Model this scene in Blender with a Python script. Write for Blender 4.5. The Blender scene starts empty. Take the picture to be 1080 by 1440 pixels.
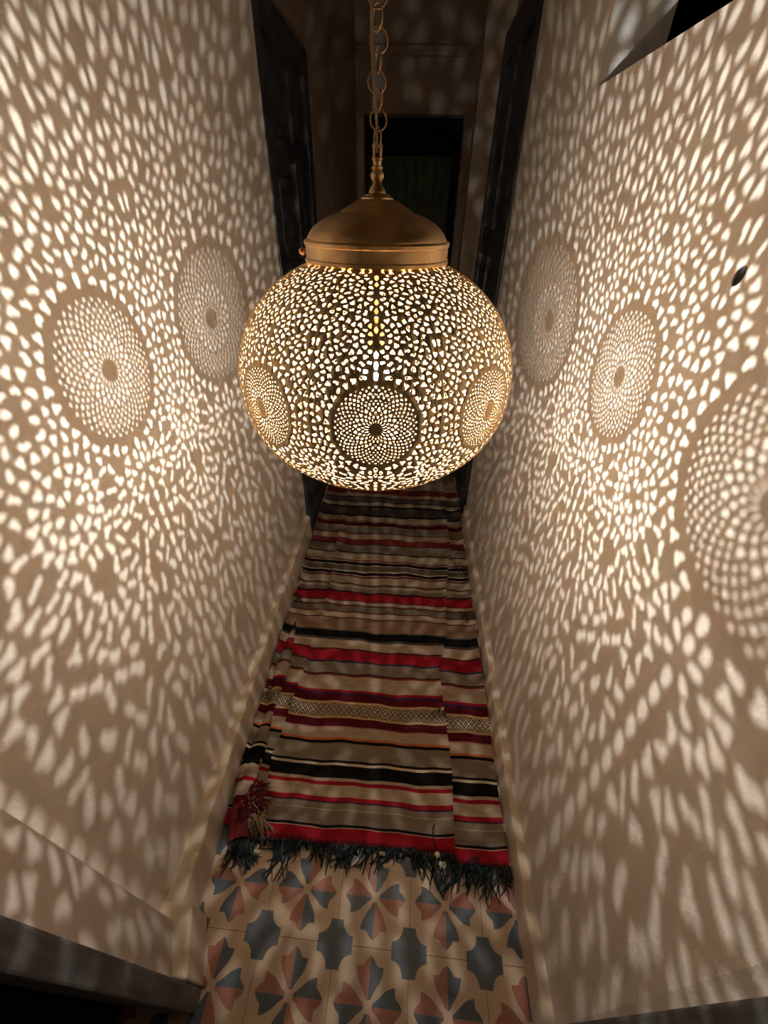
import bpy, bmesh, math, random
import numpy as np
from mathutils import Vector, Matrix
from mathutils.geometry import delaunay_2d_cdt
PI = math.pi
rng = random.Random(11)
scene = bpy.context.scene
COL = scene.collection

# ------------------------------------------------------------------ helpers
def link(o, parent=None):
    COL.objects.link(o)
    if parent is not None:
        o.parent = parent
    return o

def mesh_obj(name, verts, faces, mats, parent=None, mi=None, smooth=False, uvs=None):
    me = bpy.data.meshes.new(name)
    me.from_pydata([tuple(map(float, v)) for v in verts], [], [tuple(map(int, f)) for f in faces])
    for m in (mats if isinstance(mats, (list, tuple)) else [mats]):
        me.materials.append(m)
    if mi is not None:
        me.polygons.foreach_set('material_index', np.asarray(mi, dtype=np.int32))
    if smooth:
        me.polygons.foreach_set('use_smooth', np.ones(len(me.polygons), dtype=bool))
    if uvs is not None:
        lay = me.uv_layers.new(name='pattern')
        vi = np.empty(len(me.loops), dtype=np.int32)
        me.loops.foreach_get('vertex_index', vi)
        lay.data.foreach_set('uv', np.asarray(uvs, dtype=np.float32)[vi].ravel())
    me.update()
    return link(bpy.data.objects.new(name, me), parent)

def tag(o, label=None, cat=None, group=None, kind=None):
    if label: o['label'] = label
    if cat: o['category'] = cat
    if group: o['group'] = group
    if kind: o['kind'] = kind
    return o

def empty(name, loc):
    o = bpy.data.objects.new(name, None)
    o.location = loc
    o.empty_display_size = .05
    return link(o)

def structure(o):
    o['kind'] = 'structure'
    return o

class MB:
    """collects simple shapes into one mesh"""
    def __init__(self):
        self.v, self.f, self.m = [], [], []
    def add(self, vs, fs, m=0):
        n = len(self.v)
        self.v += [tuple(v) for v in vs]
        self.f += [tuple(i + n for i in f) for f in fs]
        self.m += [m] * len(fs)
    def box(self, a, b, m=0, bev=0.0):
        x0, y0, z0 = a; x1, y1, z1 = b
        if bev <= 0:
            vs = [(x0,y0,z0),(x1,y0,z0),(x1,y1,z0),(x0,y1,z0),(x0,y0,z1),(x1,y0,z1),(x1,y1,z1),(x0,y1,z1)]
            self.add(vs, [(3,2,1,0),(4,5,6,7),(0,1,5,4),(1,2,6,5),(2,3,7,6),(3,0,4,7)], m)
            return
        bm = bmesh.new()
        bmesh.ops.create_cube(bm, size=1)
        for v in bm.verts:
            v.co = Vector(((x0+x1)/2+v.co.x*(x1-x0), (y0+y1)/2+v.co.y*(y1-y0), (z0+z1)/2+v.co.z*(z1-z0)))
        bmesh.ops.bevel(bm, geom=bm.edges[:], offset=bev, segments=2, profile=.6, affect='EDGES')
        bm.verts.index_update()
        self.add([v.co[:] for v in bm.verts], [[v.index for v in f.verts] for f in bm.faces], m)
        bm.free()
    def prism(self, poly, z0, z1, m=0):
        n = len(poly)
        vs = [(p[0], p[1], z0) for p in poly] + [(p[0], p[1], z1) for p in poly]
        fs = [tuple(range(n-1, -1, -1)), tuple(range(n, 2*n))]
        fs += [(i, (i+1) % n, n+(i+1) % n, n+i) for i in range(n)]
        self.add(vs, fs, m)
    def tube(self, pts, r, n=6, m=0, closed=False, taper=None):
        pts = [Vector(p) for p in pts]
        k = len(pts); vs = []; up = Vector((0, 0, 1))
        prev = None
        for i, p in enumerate(pts):
            if closed: t = pts[(i+1) % k] - pts[i-1]
            else: t = pts[min(i+1, k-1)] - pts[max(i-1, 0)]
            t.normalize()
            if prev is None:
                a = t.cross(up)
                if a.length < 1e-4: a = t.cross(Vector((1, 0, 0)))
            else:
                a = prev - t * prev.dot(t)
            a.normalize(); prev = a
            b = t.cross(a)
            rr = r * (taper[i] if taper else 1)
            for j in range(n):
                c = 2*PI*j/n
                vs.append(p + (a*math.cos(c) + b*math.sin(c)) * rr)
        fs = []
        for i in range(k if closed else k-1):
            i2 = (i+1) % k
            for j in range(n):
                j2 = (j+1) % n
                fs.append((i*n+j, i*n+j2, i2*n+j2, i2*n+j))
        if not closed:
            fs.append(tuple(range(n-1, -1, -1))); fs.append(tuple((k-1)*n+j for j in range(n)))
        self.add(vs, fs, m)
    def lathe(self, prof, n=64, c=(0, 0, 0), m=0):
        vs, fs = [], []
        for (r, z) in prof:
            for j in range(n):
                a = 2*PI*j/n
                vs.append((c[0]+r*math.cos(a), c[1]+r*math.sin(a), c[2]+z))
        for i in range(len(prof)-1):
            for j in range(n):
                j2 = (j+1) % n
                fs.append((i*n+j, i*n+j2, (i+1)*n+j2, (i+1)*n+j))
        self.add(vs, fs, m)
    def build(self, name, mats, parent=None, smooth=False, angle=None):
        o = mesh_obj(name, self.v, self.f, mats, parent, self.m, smooth or angle is not None)
        if angle is not None:
            o.data.set_sharp_from_angle(angle=math.radians(angle))
        return o

# ------------------------------------------------------------------ materials
def new_mat(name):
    m = bpy.data.materials.new(name); m.use_nodes = True
    nt = m.node_tree; nt.nodes.clear()
    out = nt.nodes.new('ShaderNodeOutputMaterial')
    b = nt.nodes.new('ShaderNodeBsdfPrincipled')
    nt.links.new(b.outputs[0], out.inputs[0])
    return m, nt, b

def nd(nt, t, **kw):
    n = nt.nodes.new(t)
    for k, v in kw.items():
        if k == 'inp':
            for i, x in v.items(): n.inputs[i].default_value = x
        else: setattr(n, k, v)
    return n

def noise(nt, coord, scale, detail=4, rough=.55):
    n = nd(nt, 'ShaderNodeTexNoise', inp={'Scale': scale, 'Detail': detail, 'Roughness': rough})
    nt.links.new(coord, n.inputs['Vector'])
    return n.outputs['Fac']

def mth(nt, op, a, b=None, c=None):
    n = nd(nt, 'ShaderNodeMath', operation=op)
    for i, x in enumerate((a, b, c)):
        if x is None: continue
        if isinstance(x, (int, float)): n.inputs[i].default_value = x
        else: nt.links.new(x, n.inputs[i])
    return n.outputs[0]

def mixcol(nt, fac, a, b):
    n = nd(nt, 'ShaderNodeMix', data_type='RGBA')
    for sock, x in ((n.inputs[0], fac), (n.inputs[6], a), (n.inputs[7], b)):
        if isinstance(x, (int, float)): sock.default_value = x
        elif isinstance(x, tuple): sock.default_value = (*x, 1)
        else: nt.links.new(x, sock)
    return n.outputs[2]

def ramp(nt, fac, lo, hi):
    n = nd(nt, 'ShaderNodeMapRange', inp={1: lo, 2: hi, 3: 0., 4: 1.})
    nt.links.new(fac, n.inputs[0])
    return n.outputs[0]

def bump(nt, b, h, strength, dist):
    n = nd(nt, 'ShaderNodeBump', inp={'Strength': strength, 'Distance': dist})
    nt.links.new(h, n.inputs['Height']); nt.links.new(n.outputs[0], b.inputs['Normal'])

def plaster(name, c1, c2, bs=.75, bd=.006, rough=.75):
    m, nt, b = new_mat(name)
    co = nd(nt, 'ShaderNodeNewGeometry').outputs['Position']
    big = noise(nt, co, 3.5, 5)
    fine = noise(nt, co, 90, 5, .6)
    mid = noise(nt, co, 14, 4)
    nt.links.new(mixcol(nt, ramp(nt, big, .35, .7), c1, c2), b.inputs['Base Color'])
    b.inputs['Roughness'].default_value = rough
    h = mth(nt, 'ADD', mth(nt, 'MULTIPLY', fine, .35), mid)
    bump(nt, b, h, bs, bd)
    return m

def paint(name, c, rough=.5, var=.4, bs=.25):
    m, nt, b = new_mat(name)
    co = nd(nt, 'ShaderNodeNewGeometry').outputs['Position']
    mp = nd(nt, 'ShaderNodeMapping', inp={'Scale': (30, 30, 3)})
    nt.links.new(co, mp.inputs[0])
    n = noise(nt, mp.outputs[0], 2.5, 5)
    nt.links.new(mixcol(nt, ramp(nt, n, .3, .75), tuple(x*(1-var) for x in c), tuple(x*(1+var) for x in c)), b.inputs['Base Color'])
    b.inputs['Roughness'].default_value = rough
    bump(nt, b, n, bs, .002)
    return m

def metal(name, c1, c2, rough, metallic=1.0, scale=25):
    m, nt, b = new_mat(name)
    co = nd(nt, 'ShaderNodeTexCoord').outputs['Object']
    n = noise(nt, co, scale, 5)
    nt.links.new(mixcol(nt, ramp(nt, n, .35, .7), c1, c2), b.inputs['Base Color'])
    b.inputs['Metallic'].default_value = metallic
    r = nd(nt, 'ShaderNodeMapRange', inp={1: .3, 2: .7, 3: rough-.07, 4: rough+.1})
    nt.links.new(n, r.inputs[0]); nt.links.new(r.outputs[0], b.inputs['Roughness'])
    bump(nt, b, noise(nt, co, 160, 3), .06, .001)
    return m

def fabric(name, c, var=.22, fuzz=True):
    m, nt, b = new_mat(name)
    co = nd(nt, 'ShaderNodeTexCoord').outputs['Object']
    mp = nd(nt, 'ShaderNodeMapping', inp={'Scale': (1, 3.5, 1)})
    nt.links.new(co, mp.inputs[0])
    n1 = noise(nt, mp.outputs[0], 16, 5, .65)
    mp2 = nd(nt, 'ShaderNodeMapping', inp={'Scale': (60, 420, 60)})
    nt.links.new(co, mp2.inputs[0])
    n2 = noise(nt, mp2.outputs[0], 1, 2)
    f = mth(nt, 'ADD', mth(nt, 'MULTIPLY', n1, .65), mth(nt, 'MULTIPLY', n2, .35))
    nt.links.new(mixcol(nt, ramp(nt, f, .32, .68), tuple(x*(1-var) for x in c), tuple(min(1, x*(1+var)) for x in c)), b.inputs['Base Color'])
    b.inputs['Roughness'].default_value = .95
    b.inputs['Specular IOR Level'].default_value = .15
    bump(nt, b, n2, .35, .0015)
    return m

M = {}
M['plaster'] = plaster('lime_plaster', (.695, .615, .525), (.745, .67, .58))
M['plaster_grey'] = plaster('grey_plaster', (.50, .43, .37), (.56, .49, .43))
M['reveal'] = plaster('reveal_plaster', (.70, .68, .66), (.76, .74, .72))
M['skirt'] = plaster('skirting_plaster', (.60, .50, .38), (.68, .58, .45), bs=.6, bd=.006)
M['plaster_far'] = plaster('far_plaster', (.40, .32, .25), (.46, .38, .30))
M['door'] = paint('black_door_paint', (.042, .043, .048), .42)
M['door_near'] = paint('near_frame_paint', (.115, .112, .115), .6)
M['void'] = paint('near_black', (.004, .004, .0045), .8)  # near-black paint; also stands in for shade in the hole and far doorway
M['green'] = paint('dark_green_paint', (.060, .080, .022), .7)
M['brass'] = metal('aged_brass', (.46, .29, .13), (.72, .50, .26), .38)
M['shell'] = metal('pierced_brass', (.56, .40, .22), (.66, .48, .28), .50, .92, 12)
M['link'] = metal('chain_brass', (.42, .26, .13), (.52, .34, .18), .4)
M['copper'] = metal('screw_brass', (.6, .28, .14), (.65, .33, .18), .3)
M['cord'] = paint('cord_sheath', (.30, .22, .15), .6, .2)

def emit_mat():
    m, nt, b = new_mat('bulb_light')
    b.inputs['Base Color'].default_value = (1, .9, .75, 1)
    b.inputs['Emission Color'].default_value = (1.0, .98, .93, 1)
    b.inputs['Emission Strength'].default_value = EMIT
    return m
EMIT = 80000.0
M['bulb'] = emit_mat()

def glass_mat():
    # bulb glass: lets the filament through; its glow is added to lift the shadows
    m = bpy.data.materials.new('bulb_glass'); m.use_nodes = True
    nt = m.node_tree; nt.nodes.clear()
    out = nt.nodes.new('ShaderNodeOutputMaterial')
    tr = nt.nodes.new('ShaderNodeBsdfTransparent'); em = nt.nodes.new('ShaderNodeEmission')
    em.inputs[0].default_value = (1, .88, .70, 1); em.inputs[1].default_value = FILL_GLOW
    ad = nt.nodes.new('ShaderNodeAddShader')
    nt.links.new(tr.outputs[0], ad.inputs[0]); nt.links.new(em.outputs[0], ad.inputs[1])
    nt.links.new(ad.outputs[0], out.inputs[0])
    return m
FILL_GLOW = 205.0
M['glass'] = glass_mat()

def tile_mat(name, c, var=.12):
    m, nt, b = new_mat(name)
    co = nd(nt, 'ShaderNodeNewGeometry').outputs['Position']
    big = noise(nt, co, 9, 6, .6)
    fine = noise(nt, co, 70, 4)
    f = mth(nt, 'ADD', mth(nt, 'MULTIPLY', big, .6), mth(nt, 'MULTIPLY', fine, .4))
    nt.links.new(mixcol(nt, ramp(nt, f, .3, .7), tuple(x*(1-var) for x in c), tuple(x*(1+var) for x in c)), b.inputs['Base Color'])
    b.inputs['Roughness'].default_value = .5
    bump(nt, b, fine, .12, .001)
    return m
M['t_cream'] = tile_mat('tile_cream', (.58, .455, .325))
M['t_red'] = tile_mat('tile_red', (.38, .165, .12), .2)
M['t_blue'] = tile_mat('tile_blue', (.098, .125, .155), .2)
M['t_grout'] = tile_mat('tile_grout', (.14, .09, .05))

# ------------------------------------------------------------------ camera
cam_d = bpy.data.cameras.new('camera'); cam = link(bpy.data.objects.new('camera', cam_d))
CH = 1.5858
yaw, pitch, roll = .0523, .6415, -.021
fw = Vector((-math.sin(yaw)*math.cos(pitch), math.cos(yaw)*math.cos(pitch), -math.sin(pitch)))
rt = Vector((math.cos(yaw), math.sin(yaw), 0)); dn = fw.cross(rt)
cx = rt*math.cos(roll) + dn*math.sin(roll); cy = -rt*math.sin(roll) + dn*math.cos(roll)
R3 = Matrix((cx, -cy, -fw)).transposed()
cam.matrix_world = Matrix.Translation((0, 0, CH)) @ R3.to_4x4()
cam_d.sensor_fit = 'HORIZONTAL'; cam_d.sensor_width = 36; cam_d.lens = 36*566.04/1080
cam_d.clip_start = .01
scene.camera = cam

def floor_pt(px, py, z=0.0):
    d = cx*(px-540) + cy*(py-720) + fw*566.04
    t = (z-CH)/d.z
    return Vector((d.x*t, d.y*t, z))

# ------------------------------------------------------------------ CDT sheets
def cdt(polys, extra=()):
    """polys[0] is the outline; returns verts, tris, and for every tri the index of the innermost polygon holding it"""
    vs, es, fs = [], [], []
    for p in polys:
        n = len(vs); vs += [Vector((q[0], q[1])) for q in p]
        fs.append(list(range(n, n+len(p))))
    vs += [Vector((q[0], q[1])) for q in extra]
    ov, oe, of, _, _, off = delaunay_2d_cdt(vs, [], fs, 1, 1e-7, True)
    return ov, of, [max(x) if x else -1 for x in off]

def wall_sheet(name, outline, holes, to3d, mat, thick, step=.25):
    ys = [p[0] for p in outline]; zs = [p[1] for p in outline]
    ov, of, idx = cdt([outline] + holes)
    keep = [f for f, i in zip(of, idx) if i == 0]
    o = mesh_obj(name, [to3d(p[0], p[1]) for p in ov], keep, mat)
    md = o.modifiers.new('thickness', 'SOLIDIFY'); md.thickness = abs(thick); md.offset = 1 if thick > 0 else -1
    md.use_even_offset = False
    return structure(o)

WLX = lambda z: -.556 + .022*min(z, 2)/1.35
WRX = lambda z: .416 - .024*min(z, 2.0)/1.35
ZT = 2.75

# left wall runs from the splayed jamb to the far doors
wl = wall_sheet('wall_left', [(.165, 0), (1.86, 0), (1.86, ZT), (.165, ZT)], [], lambda y, z: (WLX(z), y, z), M['plaster'], -.12)
def lens_hole(y, z, a, b, rot, n=18):
    out = []
    for i in range(n):
        t = 2*PI*i/n
        u = a*math.cos(t); v = b*math.sin(t)*abs(math.sin(t))**.35
        out.append((y + u*math.cos(rot) - v*math.sin(rot), z + u*math.sin(rot) + v*math.cos(rot)))
    return out
opening = [(.10, 1.795), (1.30, 1.813), (1.30, 2.55), (.10, 2.55)]
wr = wall_sheet('wall_right', [(.058, 0), (2.13, 0), (2.13, ZT), (.058, ZT)],
                [opening, lens_hole(.581, 1.531, .0125, .0085, 2.0)],
                lambda y, z: (WRX(z), y, z), M['plaster'], .12)
# check the slab grows outwards
def outward(o, sign):
    me = o.data
    n = sum((p.normal.x*p.area for p in me.polygons))
    o.modifiers[0].offset = 1 if n*sign > 0 else -1
outward(wl, -1); outward(wr, 1)
wr.data.materials.append(M['reveal']); wr.modifiers[0].material_offset_rim = 1

b = MB(); b.box((WRX(1.53)+.003, .54, 1.49), (WRX(1.53)+.02, .62, 1.572))
b.build('hole_shade_plug', M['void'], wr)  # near-black plug painting in the shade inside the hole
# splayed left jamb beside the camera (grey plaster, rounded arris)
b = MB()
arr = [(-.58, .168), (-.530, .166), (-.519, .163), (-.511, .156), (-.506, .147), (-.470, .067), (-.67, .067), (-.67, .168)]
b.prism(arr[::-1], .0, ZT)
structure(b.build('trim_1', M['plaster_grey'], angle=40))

# skirting ledges
def skirting(name, line, h, depth, side, mat, bev=.006, seed=1):
    """line: list of (x, y) of the front face; side -1 = wall lies towards -x"""
    r = random.Random(seed)
    # resample
    pts = []
    for (a, c) in zip(line[:-1], line[1:]):
        L = math.hypot(c[0]-a[0], c[1]-a[1]); k = max(1, int(L/.06))
        pts += [(a[0]+(c[0]-a[0])*i/k, a[1]+(c[1]-a[1])*i/k) for i in range(k)]
    pts.append(line[-1])
    vs, fs = [], []
    for (x, y) in pts:
        j = r.uniform(-.0022, .0022); hh = h + r.uniform(-.003, .003)
        x += j
        prof = [(0, 0), (.0, hh-.028), (-.0035*side*-1*0, hh-.02), (0.002*side, hh-bev), (.002*side+bev*side, hh), (depth*side, hh+.002), (depth*side, 0)]
        vs += [(x+dx, y, z) for dx, z in prof]
    n = 7
    for i in range(len(pts)-1):
        for j in range(n):
            j2 = (j+1) % n
            f = (i*n+j, i*n+j2, (i+1)*n+j2, (i+1)*n+j)
            fs.append(f if side > 0 else f[::-1])
    fs.append(tuple(range(n)) if side < 0 else tuple(range(n-1, -1, -1)))
    e = (len(pts)-1)*n
    fs.append(tuple(e+j for j in range(n)) if side > 0 else tuple(e+j for j in range(n-1, -1, -1)))
    o = mesh_obj(name, vs, fs, mat)
    return structure(o)
skirting('baseboard_left', [(-.506, .195), (-.515, .5), (-.527, 1.0), (-.53, 1.84)], .155, .045, -1, M['skirt'], seed=3)
skirting('baseboard_right', [(.386, .058), (.389, .5), (.392, 1.0), (.392, 2.06), (.402, 2.11)], .10, .032, 1, M['skirt'], seed=5)
# the stepped block of skirting at the jamb
b = MB()
b.prism([(-.436, .068), (-.480, .197), (-.56, .197), (-.60, .068)], 0, .16)
o = b.build('trim_2', M['skirt']); structure(o)
md = o.modifiers.new('soft', 'BEVEL'); md.width = .009; md.segments = 3

# dark wooden frame of the doorway the camera stands in
b = MB()
b.box((-.66, .026, 0), (-.438, .0665, 2.45), bev=.004)
b.box((.382, .008, 0), (.56, .0575, 2.45), bev=.004)
b.box((-.66, .02, 2.45), (.56, .0575, 2.6), bev=.004)
o = b.build('door_1', M['door_near']); structure(o)
b2 = MB(); b2.box((-.66, -.80, .012), (-.615, .02, 2.4), bev=.004)
b2.build('door_leaf', M['void'], o)

# ------------------------------------------------------------------ far end of the passage
def panel_door(name, x, side, y0, y1, h, mat, panels, swing=0.0):
    """leaf standing open along the wall; its face looks towards -side*x"""
    root = empty(name, (x, y0, 0)); structure(root)
    t = .040
    W = y1-y0
    st = .095
    def bx(nm, a, c, bev=.004, mt=mat, par=None):
        b = MB()
        lo = (min(a[0], c[0]), a[1], a[2]); hi = (max(a[0], c[0]), c[1], c[2])
        b.box(lo, hi, bev=bev)
        return b.build(nm, mt, par or root)
    s = side
    bx('stile', (0, 0, .01), (s*t, st, h)); bx('stile', (0, W-st, .01), (s*t, W, h))
    mid = W*.56
    zs = sorted({p[0] for p in panels} | {p[1] for p in panels})
    for (za, zb) in [(.01, panels[0][0])] + [(panels[i][1], panels[i+1][0]) for i in range(len(panels)-1)] + [(panels[-1][1], h)]:
        bx('rail', (s*.002, st, za), (s*(t-.002), W-st, zb))
    bx('muntin', (s*.001, mid-.05, panels[0][0]), (s*(t-.003), mid+.05, panels[-1][1]))
    for (za, zb) in panels:
        for (ya, yb) in ((st, mid-.05), (mid+.05, W-st)):
            p = bx('panel', (s*.020, ya, za), (s*.030, yb, zb), 0)
            # raised field and bead moulding
            bx('moulding', (s*.008, ya+.035, za+.05), (s*.022, yb-.035, zb-.05), .008, mat, p)
    root.rotation_euler = (0, 0, swing)
    return root
panel_door('door_2', -.532, -1, 1.865, 2.66, 2.16, M['door'], [(.12, .62), (.74, 1.28), (1.36, 1.80), (1.86, 2.06)][:2] + [(1.40, 1.74), (1.80, 2.06)], .0)
panel_door('door_3', .386, 1, 2.135, 2.98, 2.28, M['door'], [(.12, .62), (.74, 1.40), (1.52, 2.16)], .0)

EY = 4.0
# passage walls beyond the doors
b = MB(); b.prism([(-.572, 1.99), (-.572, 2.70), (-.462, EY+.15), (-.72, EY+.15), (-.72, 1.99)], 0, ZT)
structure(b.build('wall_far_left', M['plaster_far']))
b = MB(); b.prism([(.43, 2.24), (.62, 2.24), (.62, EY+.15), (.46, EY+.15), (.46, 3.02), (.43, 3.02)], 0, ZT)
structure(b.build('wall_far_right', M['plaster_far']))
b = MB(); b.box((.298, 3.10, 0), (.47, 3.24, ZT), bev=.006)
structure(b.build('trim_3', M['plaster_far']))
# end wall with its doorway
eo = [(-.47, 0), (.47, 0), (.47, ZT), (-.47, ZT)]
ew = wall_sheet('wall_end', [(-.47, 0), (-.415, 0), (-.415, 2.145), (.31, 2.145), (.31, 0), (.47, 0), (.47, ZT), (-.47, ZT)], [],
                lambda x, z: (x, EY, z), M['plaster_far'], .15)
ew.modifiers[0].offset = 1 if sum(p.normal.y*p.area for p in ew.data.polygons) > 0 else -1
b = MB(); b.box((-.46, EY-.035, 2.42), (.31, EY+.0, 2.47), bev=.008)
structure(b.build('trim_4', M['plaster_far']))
# wooden frame and dark green door a little beyond
root = empty('door_4', (-.05, EY+.15, 0)); structure(root)
for (nm, a, c) in (('jamb', (-.40, 0, 0), (-.355, .05, 2.13)), ('jamb', (.305, 0, 0), (.36, .05, 2.13)), ('head', (-.355, 0, 2.09), (.305, .05, 2.13))):
    b = MB(); b.box(a, c, bev=.004); b.build(nm, M['void'], root)
b = MB(); b.box((-.355, .03, .01), (.305, .07, 1.935), bev=.004)
for k in range(5):
    b.box((-.355+.132*k+.006, .022, .03), (-.355+.132*(k+1)-.006, .032, 1.92), bev=.003)
b.build('door_leaf', M['green'], root)
b = MB(); b.box((-.355, .30, 1.9), (.305, .33, 2.13)); b.build('dark_gap', M['void'], root)  # near-black sheet standing in for the darkness above the door

# unseen wall added behind the viewer to bounce light onto the floor
b = MB(); b.box((-.66, -1.30, 0), (.60, -1.20, ZT)); structure(b.build('bounce_wall', M['plaster']))
# ceiling
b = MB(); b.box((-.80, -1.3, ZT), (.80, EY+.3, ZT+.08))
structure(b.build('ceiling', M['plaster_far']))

# ------------------------------------------------------------------ floor of cement tiles
def tile_polys(flip):
    polys, kinds = [], []
    g = .5
    polys.append([(-g, -g), (g, -g), (g, g), (-g, g)]); kinds.append('grout')
    e = .4965
    polys.append([(-e, -e), (e, -e), (e, e), (-e, e)]); kinds.append('cream')
    # half petals: axis k, side s
    prof = [(.052, .0006), (.060, .030), (.10, .052), (.15, .092), (.20, .132), (.25, .158), (.30, .175), (.335, .178),
            (.338, .118), (.345, .088), (.375, .070), (.405, .040), (.432, .0006)]
    for k in range(4):
        for s in (1, -1):
            a = PI/2*k
            pts = [(t*math.cos(a) - s*w*math.sin(a), t*math.sin(a) + s*w*math.cos(a)) for t, w in prof]
            cxm = sum(p[0] for p in pts)/len(pts); cym = sum(p[1] for p in pts)/len(pts)
            red = (cxm*cym > 0) ^ flip
            if sum(pts[i-1][0]*pts[i][1]-pts[i][0]*pts[i-1][1] for i in range(len(pts))) < 0: pts = pts[::-1]
            polys.append(pts); kinds.append('red' if red else 'blue')
    # quarter crosses in the corners
    base = [(e, e), (e, .5-.235), (.5-.085, .5-.235)]
    arc = []
    for i in range(1, 6):
        t = PI/2*i/6
        c = (.5-.235-.02, .5-.235-.02)
        arc.append((.5-.235-.0 + .0 + .15*math.cos(t) - .0, .5-.235 + .15*math.sin(t)))
    base = [(e, e), (.5-.235, e), (.5-.235, .5-.085)] + [(.5-.235+.15*math.sin(PI/2*i/6), .5-.235+.15*math.cos(PI/2*i/6)) for i in range(1, 6)] + [(.5-.085, .5-.235), (e, .5-.235)]
    for sx in (1, -1):
        for sy in (1, -1):
            p = [(x*sx, y*sy) for x, y in base]
            if sum(p[i-1][0]*p[i][1]-p[i][0]*p[i-1][1] for i in range(len(p))) < 0: p = p[::-1]
            polys.append(p); kinds.append('blue')
    return polys, kinds
def tile_mesh(flip):
    polys, kinds = tile_polys(flip)
    ov, of, idx = cdt(polys)
    order = {'cream': 0, 'red': 1, 'blue': 2, 'grout': 3}
    return np.array([(p[0], p[1]) for p in ov]), of, [order[kinds[i]] for i in idx]
T0, T1 = tile_mesh(False), tile_mesh(True)
tv, tf, tm = [], [], []
TS = .2; tr = -.0209; ox, oy = -.3170+.0, .1705
tx0 = np.array([ox, oy]); ex = np.array([math.cos(tr), math.sin(tr)]); ey = np.array([-math.sin(tr), math.cos(tr)])
for i in range(-4, 6):
    for j in range(-5, 26):
        flip = True
        if j == 0 and i % 2 == 0: flip = False
        if j > 0 and (i*7 + j*3) % 5 < 2: flip = False
        V, F, K = (T1 if flip else T0)
        c = tx0 + TS*((i+.5)*ex + (j+.5)*ey)
        n = len(tv)
        P = c + TS*(V[:, :1]*ex + V[:, 1:]*ey)
        tv += [(p[0], p[1], 0) for p in P]
        tf += [tuple(q+n for q in f) for f in F]; tm += K
fl = mesh_obj('floor', tv, tf, [M['t_cream'], M['t_red'], M['t_blue'], M['t_grout']], None, tm)
structure(fl)
b = MB(); b.box((-1.1, -1, -.08), (1.1, 5.2, -.003))
b.build('floor_bed', M['t_grout'], fl)

# ------------------------------------------------------------------ pierced brass pendant lamp
LX, LY = -.0585, .7428
ZC, RS, BU, BL, NU, NL = 1.3393, .2398, .1976, .1834, 2.133, 2.183
def prof_table():
    pts = []
    for k in range(0, 2001):
        t = -PI/2 + (PI*.999)*k/2000
        s = math.sin(t)
        z = (BU if s > 0 else BL)*s
        n = NU if s > 0 else NL
        r = RS*max(0, 1-abs(s)**n)**(1/n)
        pts.append((r, z))
    return np.array(pts)
PT = prof_table()
PS = np.concatenate([[0], np.cumsum(np.hypot(np.diff(PT[:, 0]), np.diff(PT[:, 1])))])
def r_of(s): return np.interp(s, PS, PT[:, 0])
def z_of(s): return np.interp(s, PS, PT[:, 1])
def s_of_z(z): return float(np.interp(z, PT[:, 1], PS))
# arc length where the neck begins
up = PT[:, 1] > 0
S_TOP = float(np.interp(-.100, -PT[up][:, 0], PS[up]))
S_HOLE_TOP = float(np.interp(-.1085, -PT[up][:, 0], PS[up]))
S_ROS = s_of_z(1.348-ZC)
HALF = PI/8
WEB = .00165

holes = []          # each: list of (az, s), inside the full 45 degree sector
def put(az, s, pts):
    """pts: local metres (x along az, y along s)"""
    out = []
    for x, y in pts:
        ss = s+y
        out.append((az + x/max(float(r_of(ss)), .004), ss))
    holes.append(out)

def blob(L, W, kind, n=14):
    """closed outline, long axis along +y, centred"""
    out = []
    for i in range(n):
        t = 2*PI*i/n
        x, y = math.cos(t), math.sin(t)
        if kind == 'drop':   w = W*(.75 - .38*y); out.append((x*w, y*L))
        elif kind == 'leaf': out.append((W*x*abs(x)**.45, L*y))
        elif kind == 'diamond':
            p = abs(x)**1.0+abs(y)**1.0; q = p**.82; out.append((W*x/q*1.08, L*y/q*1.08))
        elif kind == 'dot':  out.append((W*x, L*y))
        elif kind == 'tri':
            rr = 1/(1+.0) * (1 - .22*math.cos(3*(t-PI/2)+PI)); out.append((W*x*rr, L*y*rr))
        else: out.append((W*x, L*y))
    return out
def chevron(L, W, th):
    return [(-W, -L), (-W+th, -L*.95), (0, L*.3), (W-th, -L*.95), (W, -L), (W*.55, L*.25), (0, L), (-W*.55, L*.25)]

# --- the big rosette (own polar layout, mirror symmetric about az = 0)
NR = 20
def ros(rad, half, L, W, kind, n=12, mult=1, th=0):
    N = NR*mult
    for k in range(N):
        a = 2*PI*(k+(.5 if half else 0))/N
        pts = chevron(L, W, th) if kind == 'chev' else blob(L, W, kind, n)
        out = []
        for x, y in pts:          # +y points outwards
            rx = x*math.cos(a) + (rad+y)*math.sin(a)
            ry = -x*math.sin(a) + (rad+y)*math.cos(a)
            out.append((rx, ry))
        put(0, S_ROS, out)
mm = .001
HS = .90*mm
ros(12.8*mm, False, 3.3*HS, .80*HS, 'drop', 10)
ros(17.9*mm, True, 2.25*HS, 1.45*HS, 'diamond', 8)
ros(22.8*mm, False, 2.6*HS, 1.8*HS, 'diamond', 8)
ros(28.0*mm, True, 2.7*HS, 2.1*HS, 'tri', 12)
ros(31.0*mm, False, 1.5*HS, 1.15*HS, 'dot', 8)
ros(35.3*mm, True, 1.5*HS, 1.25*HS, 'dot', 8, 2)
ros(39.6*mm, False, 1.55*HS, 1.45*HS, 'tri', 9, 2)
ros(43.9*mm, True, 1.65*HS, 1.5*HS, 'diamond', 8, 2)
ros(48.0*mm, False, 1.9*HS, 1.9*HS, 'tri', 9)
ros(48.4*mm, True, 1.8*HS, 3.0*HS, 'chev', 8, 1, 1.3*mm)
ros(52.2*mm, True, 1.35*HS, 1.35*HS, 'dot', 8, 2)
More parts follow.
